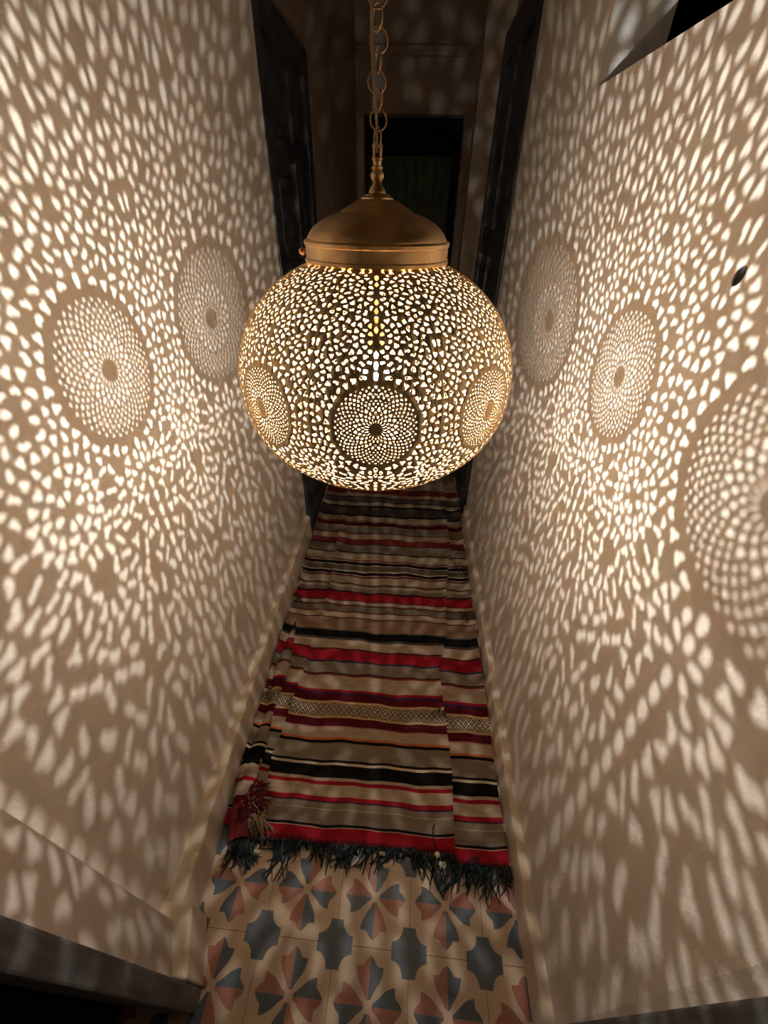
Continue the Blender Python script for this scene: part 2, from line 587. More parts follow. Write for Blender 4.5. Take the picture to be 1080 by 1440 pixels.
ros(56.0*mm, False, 1.3*HS, 1.7*HS, 'tri', 9, 2)
R_IN, R_OUT = .0580, .0635

# --- arabesque field: seeds on half the sector, mirrored
def dist(a, c):
    rm = float(r_of((a[1]+c[1])/2))
    return math.hypot((a[0]-c[0])*rm, a[1]-c[1])
centres = [  # az, s, plain radius, rings of (radius, count, length, width, kind)
    (HALF, S_ROS+.066, .0052), (HALF, S_ROS-.070, .0050),
    (0.0, S_ROS+.116, .0046), (HALF*.98, S_ROS+.150, .0045),
    (0.0, S_ROS-.094, .0042), (HALF, S_ROS+.0, .0040), (0.0, S_ROS+.188, .004)]
seeds = []   # (az, s, orientation, length, width, kind, phase)
def ok(az, s, dmin, lst):
    for q in lst:
        if abs(q[1]-s) < dmin and dist((az, s), q) < dmin: return False
    return True
def legal(az, s, dmin=.0062):
    if s < .016 or s > S_HOLE_TOP-.002: return False
    r = float(r_of(s))
    if (HALF-az)*r < .0030: return False
    if dist((az, s), (0, S_ROS)) < R_OUT+.0034: return False
    for c in centres:
        if dist((az, s), c) < c[2]+.0032: return False
    return True
# seeds on the mirror axis
s = .022
while s < S_HOLE_TOP-.004:
    if legal(0, s) and all(dist((0, s), c) > c[2]+.005 for c in centres):
        seeds.append((0.0, s, PI/2, .0052, .0030, 'axis', 0)); s += .0135
    else: s += .002
# a close ring of openings hugging the rosette border
for k in range(36):
    a = 2*PI*(k+.5)/36
    s = S_ROS + (R_OUT+.0052)*math.cos(a); az = (R_OUT+.0052)*math.sin(a)/float(r_of(s))
    if az*float(r_of(s)) < .0048 or not legal(az, s, 0) or not ok(az, s, .0085, seeds): continue
    seeds.append((az, s, math.atan2(math.cos(a), math.sin(a)) + (PI/2 if k % 3 else 0), .0054, .0034, ('any', 'comma', 'tri')[k % 3], k))
# rings about the secondary centres
for (ca, cs, pr) in centres:
    for ri, (rad, cnt) in enumerate(((pr+.0050, 10), (pr+.0130, 14), (pr+.0225, 18))):
        for k in range(cnt):
            a = 2*PI*(k+.5*(1+ri % 2))/cnt
            if abs(math.sin(a)) < 1e-6: pass
            s = cs + rad*math.cos(a)
            if s < .014: continue
            az = ca + rad*math.sin(a)/max(float(r_of(s)), .01)
            if az < 0.0018/max(float(r_of(s)), .01)*2 or az > HALF: continue
            if not legal(az, s): continue
            if az*float(r_of(s)) < .0042: continue
            if not ok(az, s, .0078, seeds): continue
            ang = math.atan2(math.cos(a), math.sin(a))
            seeds.append((az, s, ang if ri != 1 else ang + (PI/2 if k % 2 else .5), .0052-.0004*ri, .0026+.0004*ri, ('drop', 'comma', 'any')[ri], k))
# free fill, mirrored later
hr = random.Random(5)
dm = .0104
for tries in range(9000):
    az = hr.uniform(0, HALF); s = hr.uniform(.016, S_HOLE_TOP)
    if hr.random() > float(r_of(s))/RS: continue
    if az*float(r_of(s)) < .0048 or not legal(az, s): continue
    d = (dm if tries < 6000 else .0084)*(.84 if s > S_ROS+.075 else (1.06 if s < S_ROS-.06 else 1))
    if float(r_of(s)) < .15: d *= .9
    if not ok(az, s, d, seeds): continue
    # flow: radial from the nearest centre, with swirls
    c = min(centres + [(0, S_ROS, 0)], key=lambda c: dist((az, s), c))
    ang = math.atan2(s-c[1], (az-c[0])*float(r_of(s)))
    ang += hr.choice((0, 0, .7, -.7, PI/2))
    seeds.append((az, s, ang, hr.uniform(.0050, .0085), hr.uniform(.0020, .0034), hr.choice(('comma', 'comma', 'comma', 'any', 'any', 'tri', 'bone', 'bone', 'leaf')), tries))
full = []
for q in seeds:
    full.append((q, False))
    if q[0] > 0: full.append((q, True))
pos = np.array([((-q[0] if mir else q[0]), q[1]) for q, mir in full])
# virtual neighbours across the sector joints
posn = np.concatenate([pos, np.stack([2*HALF-pos[:, 0], pos[:, 1]], 1), np.stack([-2*HALF-pos[:, 0], pos[:, 1]], 1)])
def rad_shape(kind, th, L, W, ph):
    """polar outline, long axis along th = 0"""
    e = 1/np.sqrt((np.cos(th)/L)**2 + (np.sin(th)/W)**2)
    if kind == 'drop':  return e*(1 + .22*np.cos(th))
    if kind == 'comma': return e*(1 - .62*np.exp(-((th-PI/2+.15)/.6)**2) + .30*np.cos(th))
    if kind == 'bone':  return e*(1 - .45*np.exp(-((np.abs(th)-PI/2)/.5)**2))*(1+.18*np.cos(2*th))
    if kind == 'tri':   return .5*(L+W)*(1 + .38*np.cos(3*th) + .12*np.cos(th))
    if kind == 'leaf':  return e*(.88 + .18*np.cos(2*th))
    if kind == 'axis':
        return e*(1 + .16*np.cos(th)+.12*np.cos(2*th)) if ph == 0 else e
    return e*(1 + .16*np.cos(3*th+ph) + .12*np.cos(2*th+ph*1.7))
NP = 20
for idx, (q, mir) in enumerate(full):
    if mir: continue
    az, s, ang, L, W, kind, ph = q
    r0 = float(r_of(s))
    th = np.arange(NP)*2*PI/NP
    loc = np.angle(np.exp(1j*(th-ang)))
    rr = rad_shape(kind, loc, L, W, ph)
    # Voronoi limits
    rm = r_of((posn[:, 1]+s)/2)
    dx = (posn[:, 0]-az)*rm; dy = posn[:, 1]-s
    dd = np.hypot(dx, dy)
    near = (dd < .034) & (dd > 1e-6)
    lim = np.full(NP, 1.0)
    for X, Y, D in zip(dx[near], dy[near], dd[near]):
        c = (np.cos(th)*X + np.sin(th)*Y)/D
        web = WEB if s > S_ROS-.03 else WEB - .0009*min(1, (S_ROS-.03-s)/.06)
        with np.errstate(divide='ignore'):
            lim = np.where(c > .02, np.minimum(lim, (D/2-web)/np.maximum(c, .02)), lim)
    def plane(nx, ny, d):
        c = np.cos(th)*nx + np.sin(th)*ny
        return np.where(c > .02, np.minimum(lim, max(d, .0004)/np.maximum(c, .02)), lim)
    lim = plane(1, 0, (HALF-az)*r0-.0009)
    if az > 0: lim = plane(-1, 0, az*r0-.0007)
    lim = plane(0, 1, S_HOLE_TOP-s); lim = plane(0, -1, s-.010)
    for (ca, cs, rad) in [(0, S_ROS, R_OUT)] + [(c[0], c[1], c[2]) for c in centres]:
        X, Y = (ca-az)*r0, cs-s; D = math.hypot(X, Y)
        if D < rad+.03: lim = plane(X/D, Y/D, D-rad-.0004)
    rr = np.maximum(np.minimum(rr, lim), .0007)
    # relax sharp spikes a little
    rr = .7*rr + .15*(np.roll(rr, 1)+np.roll(rr, -1)) if kind != 'axis' else rr
    rr = np.minimum(rr, np.maximum(lim, .0006))
    if kind == 'comma': rr = rr*(1 - .42*np.exp(-((loc-PI/2+.3)/.55)**2))
    elif kind == 'bone': rr = rr*(1 - .30*np.exp(-((np.abs(loc)-PI/2)/.42)**2))
    elif kind in ('tri', 'any'): rr = rr*(.90 + .17*np.cos(3*loc+ph))
    elif kind == 'leaf': rr = rr*(.86 + .16*np.cos(2*loc))
    if kind != 'axis' and s > S_ROS-.06: rr = rr*.95
    if rr.mean() < .0011: continue
    xs, ys = rr*np.cos(th), rr*np.sin(th)
    if az == 0:
        xs = .5*(xs - xs[(NP//2-np.arange(NP)) % NP])
        ys = .5*(ys + ys[(NP//2-np.arange(NP)) % NP])
    pts = [(float(x), float(y)) for x, y in zip(xs, ys)]
    put(az, s, pts)
    if az > 0:
        put(-az, s, [(-x, y) for x, y in pts][::-1])
# --- triangulate one sector in an azimuthal map, then turn it eight times
def to_map(az, s): return (s*math.sin(az), -s*math.cos(az))
outl = []
K = 60
for k in range(K+1): outl.append((-HALF, S_TOP*(k+.02)/(K+.02)))
for k in range(1, 17): outl.append((-HALF+2*HALF*k/16, S_TOP))
for k in range(K-1, -1, -1): outl.append((HALF, S_TOP*(k+.02)/(K+.02)))
allc = np.array([(np.mean([p[0] for p in h]), np.mean([p[1] for p in h]), 0) for h in holes])
for i, h in enumerate(holes):
    rloc = float(r_of(allc[i, 1]))
    allc[i, 2] = max(math.hypot((p[0]-allc[i, 0])*rloc, p[1]-allc[i, 1]) for p in h)
extra = []
stp = .006
ss = .006
while ss < S_TOP-.003:
    r = float(r_of(ss)); n = max(1, int(2*HALF*r/stp))
    for k in range(n):
        az = -HALF + 2*HALF*(k+.5)/n
        d = np.hypot((allc[:, 0]-az)*r, allc[:, 1]-ss) - allc[:, 2]
        if d.min() > .0008: extra.append((az, ss))
    ss += stp
polys = [[to_map(*p) for p in outl]] + [[to_map(*p) for p in h] for h in holes]
def area(p): return sum(p[i-1][0]*p[i][1]-p[i][0]*p[i-1][1] for i in range(len(p)))
polys = [p if area(p) > 0 else p[::-1] for p in polys]
ov, of, idx = cdt(polys, [to_map(*p) for p in extra])
keep = [f for f, i in zip(of, idx) if i == 0]
P2 = np.array([(p[0], p[1]) for p in ov])
S_ = np.hypot(P2[:, 0], P2[:, 1]); A_ = np.arctan2(P2[:, 0], -P2[:, 1])
used = sorted({i for f in keep for i in f}); remap = {o: n for n, o in enumerate(used)}
S_, A_ = S_[used], A_[used]
keep = np.array([[remap[i] for i in f] for f in keep])
ROT = .0772
sv, sf = [], []
for k in range(8):
    a = A_ + ROT + 2*PI*k/8      # az measured from -y (towards the camera) to +x
    r = r_of(S_)
    sv.append(np.stack([r*np.sin(a), -r*np.cos(a), z_of(S_)], 1)); sf.append(keep + k*len(S_))
sv = np.concatenate(sv); sf = np.concatenate(sf)
# weld the joints between sectors
key = {}
rep = np.empty(len(sv), dtype=int)
for i, p in enumerate(np.round(sv*2e5).astype(int)):
    rep[i] = key.setdefault(tuple(p), i)
sf = rep[sf]
uniq = np.unique(sf); inv = np.full(len(sv), -1); inv[uniq] = np.arange(len(uniq))
sv = sv[uniq]; sf = inv[sf]
good = (sf[:, 0] != sf[:, 1]) & (sf[:, 1] != sf[:, 2]) & (sf[:, 0] != sf[:, 2])
sf = sf[good]

lamp = empty('pendant_lamp', (LX, LY, ZC-BL))
tag(lamp, 'round pierced brass pendant lamp with rosettes, hanging lit on a chain in the passage', 'lamp')
OFF = BL
shell = mesh_obj('globe_shade', sv + [0, 0, OFF], sf, M['shell'], lamp, smooth=True)
md = shell.modifiers.new('thickness', 'SOLIDIFY'); md.thickness = .0011; md.offset = -1; md.use_even_offset = False
zb = lambda z: z-ZC+OFF
# dome and collar
b = MB()
b.lathe([(.0, zb(1.6005)), (.018, zb(1.602)), (.0225, zb(1.6005)), (.0225, zb(1.598)), (.028, zb(1.5975)), (.036, zb(1.5935)), (.046, zb(1.588)), (.0515, zb(1.5855)), (.0535, zb(1.5835)),
         (.062, zb(1.581)), (.075, zb(1.5765)), (.086, zb(1.571)), (.095, zb(1.5645)), (.101, zb(1.558)), (.1045, zb(1.552)), (.1055, zb(1.549))], 96)
dome = b.build('dome_cap', M['brass'], lamp, angle=35)
md = dome.modifiers.new('thickness', 'SOLIDIFY'); md.thickness = .0015; md.offset = -1
b = MB()
b.lathe([(.1045, zb(1.5475)), (.1085, zb(1.5495)), (.1098, zb(1.548)), (.1095, zb(1.545)), (.1082, zb(1.5435)), (.1078, zb(1.532)), (.1082, zb(1.5275)), (.1096, zb(1.526)), (.1098, zb(1.523)), (.1085, zb(1.521)), (.106, zb(1.5205))], 96)
colr = b.build('collar', M['brass'], lamp, angle=35)
md = colr.modifiers.new('thickness', 'SOLIDIFY'); md.thickness = .0015; md.offset = -1
for k in (182, 108, 38):
    a = math.radians(k)
    d = Vector((math.cos(a), math.sin(a), 0))
    b = MB()
    c = Vector((0, 0, zb(1.534))) + d*.1165
    prof = [(0, -.0055)] + [(.0055*math.cos(t), .0055*math.sin(t)) for t in np.linspace(-1.2, 1.2, 7)] + [(0, .0055)]
    b.lathe(prof, 16, c)
    c2 = Vector((0, 0, zb(1.534)))
    b.tube([c2+d*.104, c2+d*.116], .0026, 10)
    b.build('set_screw', M['copper'], lamp, smooth=True)
# finial
b = MB()
fz = zb(1.6)
b.lathe([(.0, fz+.001), (.0195, fz+.002), (.0185, fz+.0045), (.012, fz+.0065), (.0115, fz+.010), (.0075, fz+.0155), (.006, fz+.0195), (.0085, fz+.0225), (.0098, fz+.026), (.0085, fz+.030),
         (.006, fz+.032), (.0078, fz+.0335), (.0078, fz+.0355), (.0056, fz+.037), (.0058, fz+.0415), (.0072, fz+.043), (.0072, fz+.045), (.0045, fz+.0465), (0, fz+.047)], 32)
for sx in (-1, 1):
    b.tube([(sx*.0042, 0, fz+.045), (sx*.0050, 0, fz+.053), (sx*.0046, 0, fz+.061)], .0017, 8)
b.tube([(-.0075, 0, fz+.0575), (.0075, 0, fz+.0575)], .0014, 8)
b.build('finial', M['brass'], lamp, angle=40)
# chain: every link a piece of its own
CZ = ZT - (ZC-BL)
chain_mb = MB()
chain_mb.tube([(0, 0, CZ-.0), (0, 0, CZ-.012), (.010, 0, CZ-.022), (.010, 0, CZ-.038), (0, 0, CZ-.048), (-.008, 0, CZ-.040)], .0024, 8)
chain = chain_mb.build('chain', M['link'], lamp, smooth=True)
def link_mesh():
    b = MB()
    w, h, n = .0115, .0106, 28
    b.tube([(w*math.cos(2*PI*i/n), 0, h*math.sin(2*PI*i/n)*(1+.06*abs(math.sin(2*PI*i/n)))) for i in range(n)], .00105, 7, closed=True)
    return b
pitch_l = .0178
z = fz+.0575+.0085
first = None; k = 0
while z < CZ-.045:
    if first is None:
        lk = link_mesh().build('link', M['link'], chain, smooth=True); first = lk
    else:
        lk = first.copy(); COL.objects.link(lk); lk.parent = chain
    lk.location = (.0012*math.sin(k*1.7), .0008*math.cos(k*2.3), z)
    lk.rotation_euler = (0, .05*math.sin(k*2.1), (.25 if k % 2 else PI/2+.50) + .15*math.sin(k*1.3))
    z += pitch_l; k += 1
b = MB()
cp = []
for i in range(40):
    t = i/39; zz = fz+.05 + (CZ-.002-fz-.05)*t
    w = min(1, t*14)
    cp.append((-.0062*w + .0016*math.sin(zz*38), -.004*w + .0016*math.cos(zz*31), zz))
b.tube(cp, .0017, 8)
b.build('cord', M['cord'], lamp, smooth=True)
# bulb
bz = zb(1.3503)
b = MB(); b.lathe([(.012, bz+.085), (.017, bz+.082), (.017, bz+.040), (.0145, bz+.036), (.0, bz+.036)], 32)
b.build('lamp_holder', M['brass'], lamp, angle=35)
b = MB(); b.tube([(0, 0, bz+.08), (0, 0, zb(1.599))], .005, 10); b.build('stem', M['brass'], lamp, smooth=True)
b = MB()
pf = [(.0135, bz+.037), (.0135, bz+.026)]
pf += [(.0235*math.cos(t), bz-.004+.026*math.sin(t)) for t in np.linspace(.95, -PI/2, 14)]
b.lathe(pf, 32)
bulb = b.build('bulb', M['glass'], lamp, smooth=True)
bm = bmesh.new(); bmesh.ops.create_icosphere(bm, subdivisions=2, radius=.0023)
me = bpy.data.meshes.new('filament'); bm.to_mesh(me); bm.free(); me.materials.append(M['bulb'])
fil = link(bpy.data.objects.new('filament', me), bulb); fil.location = (0, 0, bz); fil.scale = (1, 1, 1.6)
fil['label'] = 'glowing white filament'

# ------------------------------------------------------------------ the striped rug
C = {'beige': (.40, .31, .215), 'taupe': (.215, .165, .12), 'brown': (.25, .155, .10), 'black': (.0065, .006, .006), 'red': (.30, .010, .020),
     'dullred': (.20, .030, .030), 'maroon': (.085, .006, .012), 'dmaroon': (.045, .008, .010), 'navy': (.025, .028, .050), 'purple': (.045, .014, .045),
     'cream': (.56, .46, .32), 'gold': (.55, .39, .17), 'orange': (.48, .13, .05), 'pink': (.36, .17, .14), 'teal': (.10, .105, .095), 'mauve': (.15, .11, .10)}
RM, RI = [], {}
for k, c in C.items():
    RI[k] = len(RM); RM.append(fabric('wool_'+k, c))

def pattern_mat(name, kind, light, dark):
    m, nt, b = new_mat(name)
    uv = nd(nt, 'ShaderNodeUVMap', uv_map='pattern').outputs[0]
    sp = nd(nt, 'ShaderNodeSeparateXYZ'); nt.links.new(uv, sp.inputs[0])
    u, v = sp.outputs[0], sp.outputs[1]
    def frac_c(x): return mth(nt, 'SUBTRACT', x, mth(nt, 'ROUND', x))
    if kind == 'diamond':
        uu = mth(nt, 'MULTIPLY', u, 1/.0405)
        vv = mth(nt, 'MULTIPLY', mth(nt, 'SUBTRACT', v, .5), 1.0)
        Pp = mth(nt, 'ADD', uu, vv); Q = mth(nt, 'SUBTRACT', uu, vv)
        p = mth(nt, 'ABSOLUTE', frac_c(Pp)); q = mth(nt, 'ABSOLUTE', frac_c(Q))
        par = mth(nt, 'LESS_THAN', mth(nt, 'ABSOLUTE', mth(nt, 'SUBTRACT', mth(nt, 'ROUND', Pp), mth(nt, 'ROUND', Q))), .5)
        p2 = mth(nt, 'ABSOLUTE', mth(nt, 'SUBTRACT', p, .235)); q2 = mth(nt, 'ABSOLUTE', mth(nt, 'SUBTRACT', q, .235))
        mA = mth(nt, 'MAXIMUM', p2, q2)
        fA = mth(nt, 'MULTIPLY', mth(nt, 'GREATER_THAN', mA, .072), mth(nt, 'LESS_THAN', mA, .185))
        mB = mth(nt, 'MAXIMUM', p, q)
        fB = mth(nt, 'GREATER_THAN', mth(nt, 'FRACT', mth(nt, 'MULTIPLY', mB, 4.4)), .48)
        f = mth(nt, 'ADD', mth(nt, 'MULTIPLY', fA, par), mth(nt, 'MULTIPLY', fB, mth(nt, 'SUBTRACT', 1, par)))
    elif kind == 'zigzag':
        t = mth(nt, 'PINGPONG', mth(nt, 'MULTIPLY', u, 1/.0042), 1.0)
        amp = mth(nt, 'MULTIPLY', mth(nt, 'SINE', mth(nt, 'MULTIPLY', u, 42)), .35)
        f = mth(nt, 'GREATER_THAN', mth(nt, 'FRACT', mth(nt, 'ADD', mth(nt, 'MULTIPLY', v, 4.0), mth(nt, 'MULTIPLY', t, .55))), .42)
    else:
        uu = mth(nt, 'MULTIPLY', u, 1/.0085); vv = mth(nt, 'MULTIPLY', v, 2.6)
        p = mth(nt, 'ABSOLUTE', frac_c(mth(nt, 'ADD', uu, vv))); q = mth(nt, 'ABSOLUTE', frac_c(mth(nt, 'SUBTRACT', uu, vv)))
        f = mth(nt, 'GREATER_THAN', mth(nt, 'MINIMUM', p, q), .12)
    co = nd(nt, 'ShaderNodeTexCoord').outputs['Object']
    n = noise(nt, co, 60, 3)
    lc = mixcol(nt, n, tuple(x*.8 for x in light), tuple(x*1.15 for x in light))
    nt.links.new(mixcol(nt, f, lc, dark), b.inputs['Base Color'])
    b.inputs['Roughness'].default_value = .95; b.inputs['Specular IOR Level'].default_value = .15
    return m
for nm, kd, lt in (('diamond', 'diamond', (.56, .45, .30)), ('zigzag', 'zigzag', (.42, .33, .24)), ('fine', 'fine', (.20, .15, .12)), ('fine2', 'fine', (.30, .24, .16))):
    RI[nm] = len(RM); RM.append(pattern_mat('wool_'+nm+'_band', kd, lt, (.010, .007, .007)))

# stripe edges read along one line of the rug (picture rows at column 550), far to near
ST = [(640, 'mauve'), (652, 'beige'), (660, 'black'), (662, 'taupe'), (676, 'beige'), (688, 'dullred'), (695.3, 'beige'), (700, 'black'), (701, 'mauve'), (706.3, 'black'), (707.5, 'beige'), (712.3, 'black'), (714.6, 'fine'), (725.5, 'black'), (727.5, 'beige'),
      (734.4, 'black'), (735.2, 'beige'), (736, 'maroon'), (741.6, 'beige'), (742.4, 'taupe'), (750.8, 'dmaroon'), (752, 'pink'), (753, 'beige'), (759, 'dullred'), (766.5, 'black'), (767.5, 'taupe'),
      (778.5, 'black'), (780.2, 'beige'), (789.4, 'dmaroon'), (790.5, 'pink'), (792.8, 'black'), (796.6, 'cream'), (797.4, 'fine2'), (804.6, 'cream'), (806.2, 'black'), (810, 'pink'), (811.8, 'dmaroon'), (813.5, 'beige'),
      (823, 'dmaroon'), (824.6, 'taupe'), (826, 'beige'), (829, 'taupe'), (834.4, 'dmaroon'), (837, 'red'), (847.6, 'navy'), (848.8, 'beige'), (853.2, 'maroon'), (855, 'zigzag'), (863, 'maroon'), (864.6, 'beige'), (871.4, 'dmaroon'),
      (872.8, 'brown'), (889.6, 'teal'), (891, 'black'), (901.5, 'teal'), (902.8, 'dmaroon'), (904.2, 'beige'), (916.6, 'maroon'), (918.8, 'dullred'), (919.8, 'red'), (933.2, 'navy'), (936, 'taupe'), (951, 'black'), (952.6, 'dullred'),
      (955, 'beige'), (974.4, 'red'), (978, 'purple'), (981.6, 'maroon'), (991, 'gold'), (993.8, 'diamond'), (1013, 'gold'), (1015.2, 'maroon'), (1026.8, 'pink'), (1028.5, 'beige'), (1042.5, 'orange'), (1046, 'black'),
      (1050.2, 'taupe'), (1074.5, 'black'), (1078, 'cream'), (1081.6, 'black'), (1099.5, 'beige'), (1104, 'red'), (1109.6, 'beige'), (1126.5, 'red'), (1132.8, 'purple'), (1135.2, 'taupe'), (1144, 'beige'), (1145.4, 'taupe'),
      (1166, 'black'), (1170, 'cream'), (1171, 'red'), (1194, None)]
ZR = .016
SY = [(floor_pt(550, a, ZR).y, k) for a, k in ST]
Y_NEAR = SY[-1][0]; Y_FAR = SY[0][0]
def interp_line(px, z=ZR):
    p = [floor_pt(a, c, z) for a, c in px]
    ys = np.array([q.y for q in p]); xs = np.array([q.x for q in p])
    o = np.argsort(ys); return lambda y: float(np.interp(y, ys[o], xs[o]))
xcl = interp_line([(487, 703), (474, 766), (466.6, 816), (455.6, 857), (440, 901), (427, 949), (413, 985), (398, 1030), (385, 1060), (374, 1120), (368, 1165)])
xcr = interp_line([(625.6, 719), (632, 766), (627, 829), (627, 892), (616, 942), (622, 990), (625, 1012), (631, 1052), (634, 1087), (637, 1171), (641, 1217)])
def wig(x, y, k=1.0):
    return k*(.0035*math.sin(x*17+y*5) + .0025*math.sin(x*38+y*11+1) + .0015*math.sin(x*71-y*17))
def zig(x, y):
    return .0025*math.sin(y*21+x*9) + .0018*math.sin(x*23-y*13+2) + .0012*math.sin(y*57+x*31)
rv, rf, rmi, ruv = [], [], [], []
def rug_panel(xf0, xf1, nx, yoff, zfun, ynear_cut=None, yfar=None):
    """xf0(y), xf1(y): side lines; yoff(t): shift of the stripes; zfun(t, x, y)"""
    rows = []
    for i in range(len(SY)-1):
        ya, kind = SY[i]; yb = SY[i+1][0]
        n = max(1, int(math.ceil((ya-yb)/.012)))
        for j in range(n):
            rows.append((ya+(yb-ya)*j/n, kind, j/n))
    rows.append((SY[-1][0], None, 1.0))
    base = len(rv)
    prevk = None
    grid = []
    for ri, (y, kind, fr) in enumerate(rows):
        # two rows at a band change so that v of the pattern restarts
        for rep_ in ((1,) if (ri == 0 or fr > 0 or kind is None) else (0, 1)):
            ids = []
            for t in range(nx+1):
                tt = t/nx
                yy = y + yoff(tt, y)
                x = xf0(yy) + (xf1(yy)-xf0(yy))*tt
                yy += wig(x, yy, min(1, .25+.5*abs(yy)))
                ids.append(len(rv)); rv.append((x, yy, max(.003, zfun(tt, x, yy))))
                vv = fr if rep_ else 1.0
                ruv.append((x, vv))
            grid.append((ids, kind if rep_ else None))
    for (a, k), (c, _) in zip(grid[:-1], grid[1:]):
        if k is None: continue
        for t in range(nx):
            rf.append((a[t], c[t], c[t+1], a[t+1])); rmi.append(RI[k])
sm = lambda t: t*t*(3-2*t)
# centre panel: a slightly lifted edge at both seams
rug_panel(lambda y: xcl(y)-.004, lambda y: xcr(y)+.003, 34, lambda t, y: 0.0,
          lambda t, x, y: .012 + zig(x, y) + .012*math.exp(-t*30) + .010*math.exp(-(1-t)*26))
# right strip, slipped a little towards the viewer
rug_panel(lambda y: xcr(y)-.022, lambda y: .3815+.002*math.sin(y*9), 12, lambda t, y: -.024*max(0, min(1, (1.25-y)/.8)) + .004*math.sin(y*6),
          lambda t, x, y: .007 + .6*zig(x, y+.3) + (.016*sm(max(0, (t-.75)/.25)))*(.6+.4*math.sin(y*7)))
# left strip, tucked under the centre panel
rug_panel(lambda y: max(-.512-.012*min(1, max(0, y-.4)), xcl(y)-.165), lambda y: xcl(y)+.022, 10, lambda t, y: .030*max(.3, min(1, (1.5-y)/.7))*(1-.25*t),
          lambda t, x, y: .007 + .5*zig(x, y+.7) + .016*math.exp(-t*9)*(1+.5*math.sin(y*13)))
# rolled selvedge against the left skirting
def roll_x(y): return -.470-.012*min(1, y) - .010*math.sin(y*4+1)
rows_t = 12
def rolled(t, x, y): return .006
rows = []
for i in range(len(SY)-1):
    ya, kind = SY[i]; yb = SY[i+1][0]
    n = max(1, int(math.ceil((ya-yb)/.012)))
    rows += [(ya+(yb-ya)*j/n, kind, j/n) for j in range(n)]
rows = [r for r in rows if .50 < r[0] < 1.18]
grid = []
for (y, kind, fr) in rows:
    ids = []
    yy0 = y+.034
    f = sm(min(1, max(0, (1.2-y)/.18)))*(.8+.2*math.sin(y*15))
    for t in range(rows_t+1):
        a = PI*1.15*t/rows_t - .15
        rr = (.026 + .004*math.sin(y*23))*f + .002
        x = roll_x(y) + rr*math.cos(a); z = .004 + max(-.002, rr*math.sin(a)*1.15)
        ids.append(len(rv)); rv.append((max(x, -.512), yy0+.006*math.cos(a), z)); ruv.append((rr*a*1.2, fr))
    grid.append((ids, kind))
for (a, k), (c, _) in zip(grid[:-1], grid[1:]):
    for t in range(rows_t):
        rf.append((a[t], a[t+1], c[t+1], c[t])); rmi.append(RI[k])
rug = empty('rug', (-.06, 1.2, 0))
tag(rug, 'long striped woollen rug of red, beige and black bands laid along the tiled passage floor', 'rug')
off = np.array([-.06, 1.2, 0])
body = mesh_obj('rug_cloth', np.array(rv)-off, rf, RM, rug, rmi, True, ruv)

# yarn materials
M['y_dark'] = fabric('yarn_dark', (.024, .034, .038), .6)
M['y_highlight'] = fabric('yarn_highlight', (.075, .092, .10), .5)  # lighter copy of the dark yarn: highlights painted into some strands
M['y_red'] = fabric('yarn_red', (.16, .012, .02), .4)
M['y_cream'] = fabric('yarn_cream', (.36, .29, .18), .2)
M['y_maroon'] = fabric('yarn_maroon', (.06, .012, .015), .4)
def strand(b, p0, ang, L, r, lift=.012, curl=0.0, m=0, seed=None):
    q = random.Random(seed if seed is not None else rng.random())
    pts = []; p = Vector(p0); a = ang
    n = 7
    for i in range(n+1):
        t = i/n
        z = max(r*1.05, p.z*(1-t)*1 + lift*math.sin(PI*min(1, t*1.3))*(1-t) + r)
        pts.append((p.x-off[0], p.y-off[1], z))
        a += curl/n + q.uniform(-.22, .22)
        p = Vector((p.x+math.cos(a)*L/n, p.y+math.sin(a)*L/n, p.z))
    b.tube(pts, r, 5, m, taper=[1, 1, 1.05, 1.05, 1, .95, .85, .5])
b = MB()
fr_ = random.Random(4)
x = -.475
yc = Y_NEAR
def front_y(x):
    if x < xcr(Y_NEAR): return Y_NEAR + wig(x, Y_NEAR, .44) + .002
    return Y_NEAR - .022 + wig(x, Y_NEAR, .44) + .002
# short curly ends all along the edge
while x < .378:
    right = x > xcr(Y_NEAR)
    for _ in range(2):
        strand(b, (x + fr_.uniform(-.004, .004), front_y(x), .014 + fr_.uniform(-.004, .006)), -PI/2 + .5*math.sin(x*23) + fr_.uniform(-.6, .6), fr_.uniform(.018, .036),
               fr_.uniform(.0014, .0021), .010+.012*fr_.random(), fr_.uniform(-1.8, 1.8), int(fr_.random() < .22), fr_.random())
    x += .0085
# longer locks that fan out over the tiles: (root px, tip px, tip py, strands)
for (rx, tx, ty, n) in ((335, 331, 1233, 9), (348, 338, 1222, 7), (398, 372, 1245, 8), (408, 390, 1238, 6), (420, 412, 1212, 5), (446, 449, 1222, 7), (462, 455, 1228, 6), (478, 484, 1226, 7), (500, 470, 1228, 6),
                        (520, 512, 1236, 8), (536, 528, 1232, 6), (556, 541, 1218, 7), (572, 590, 1212, 6), (586, 586, 1232, 9), (598, 598, 1242, 9), (612, 616, 1252, 8), (628, 640, 1230, 8),
                        (640, 626, 1262, 6), (650, 637, 1254, 8), (664, 660, 1262, 8), (676, 684, 1250, 8), (690, 692, 1274, 8), (702, 710, 1268, 8), (714, 717, 1252, 9)):
    tip = floor_pt(tx, ty, .004)
    for q_ in range(n):
        yb_ = Y_NEAR if rx < 640 else Y_NEAR-.022
        root = floor_pt(rx + fr_.uniform(-9, 9), 1194 if rx < 640 else 1221, .014)
        root.x = min(root.x, .383); root.y = front_y(root.x)
        dx, dy = tip.x+fr_.uniform(-.010, .010)-root.x, tip.y+fr_.uniform(-.008, .012)-root.y
        strand(b, (root.x, root.y, .014+fr_.uniform(-.004, .008)), math.atan2(dy, dx)+fr_.uniform(-.12, .12), math.hypot(dx, dy)*fr_.uniform(.8, 1.05), fr_.uniform(.0015, .0023), .014, fr_.uniform(-.7, .7), int(fr_.random() < .25), fr_.random())
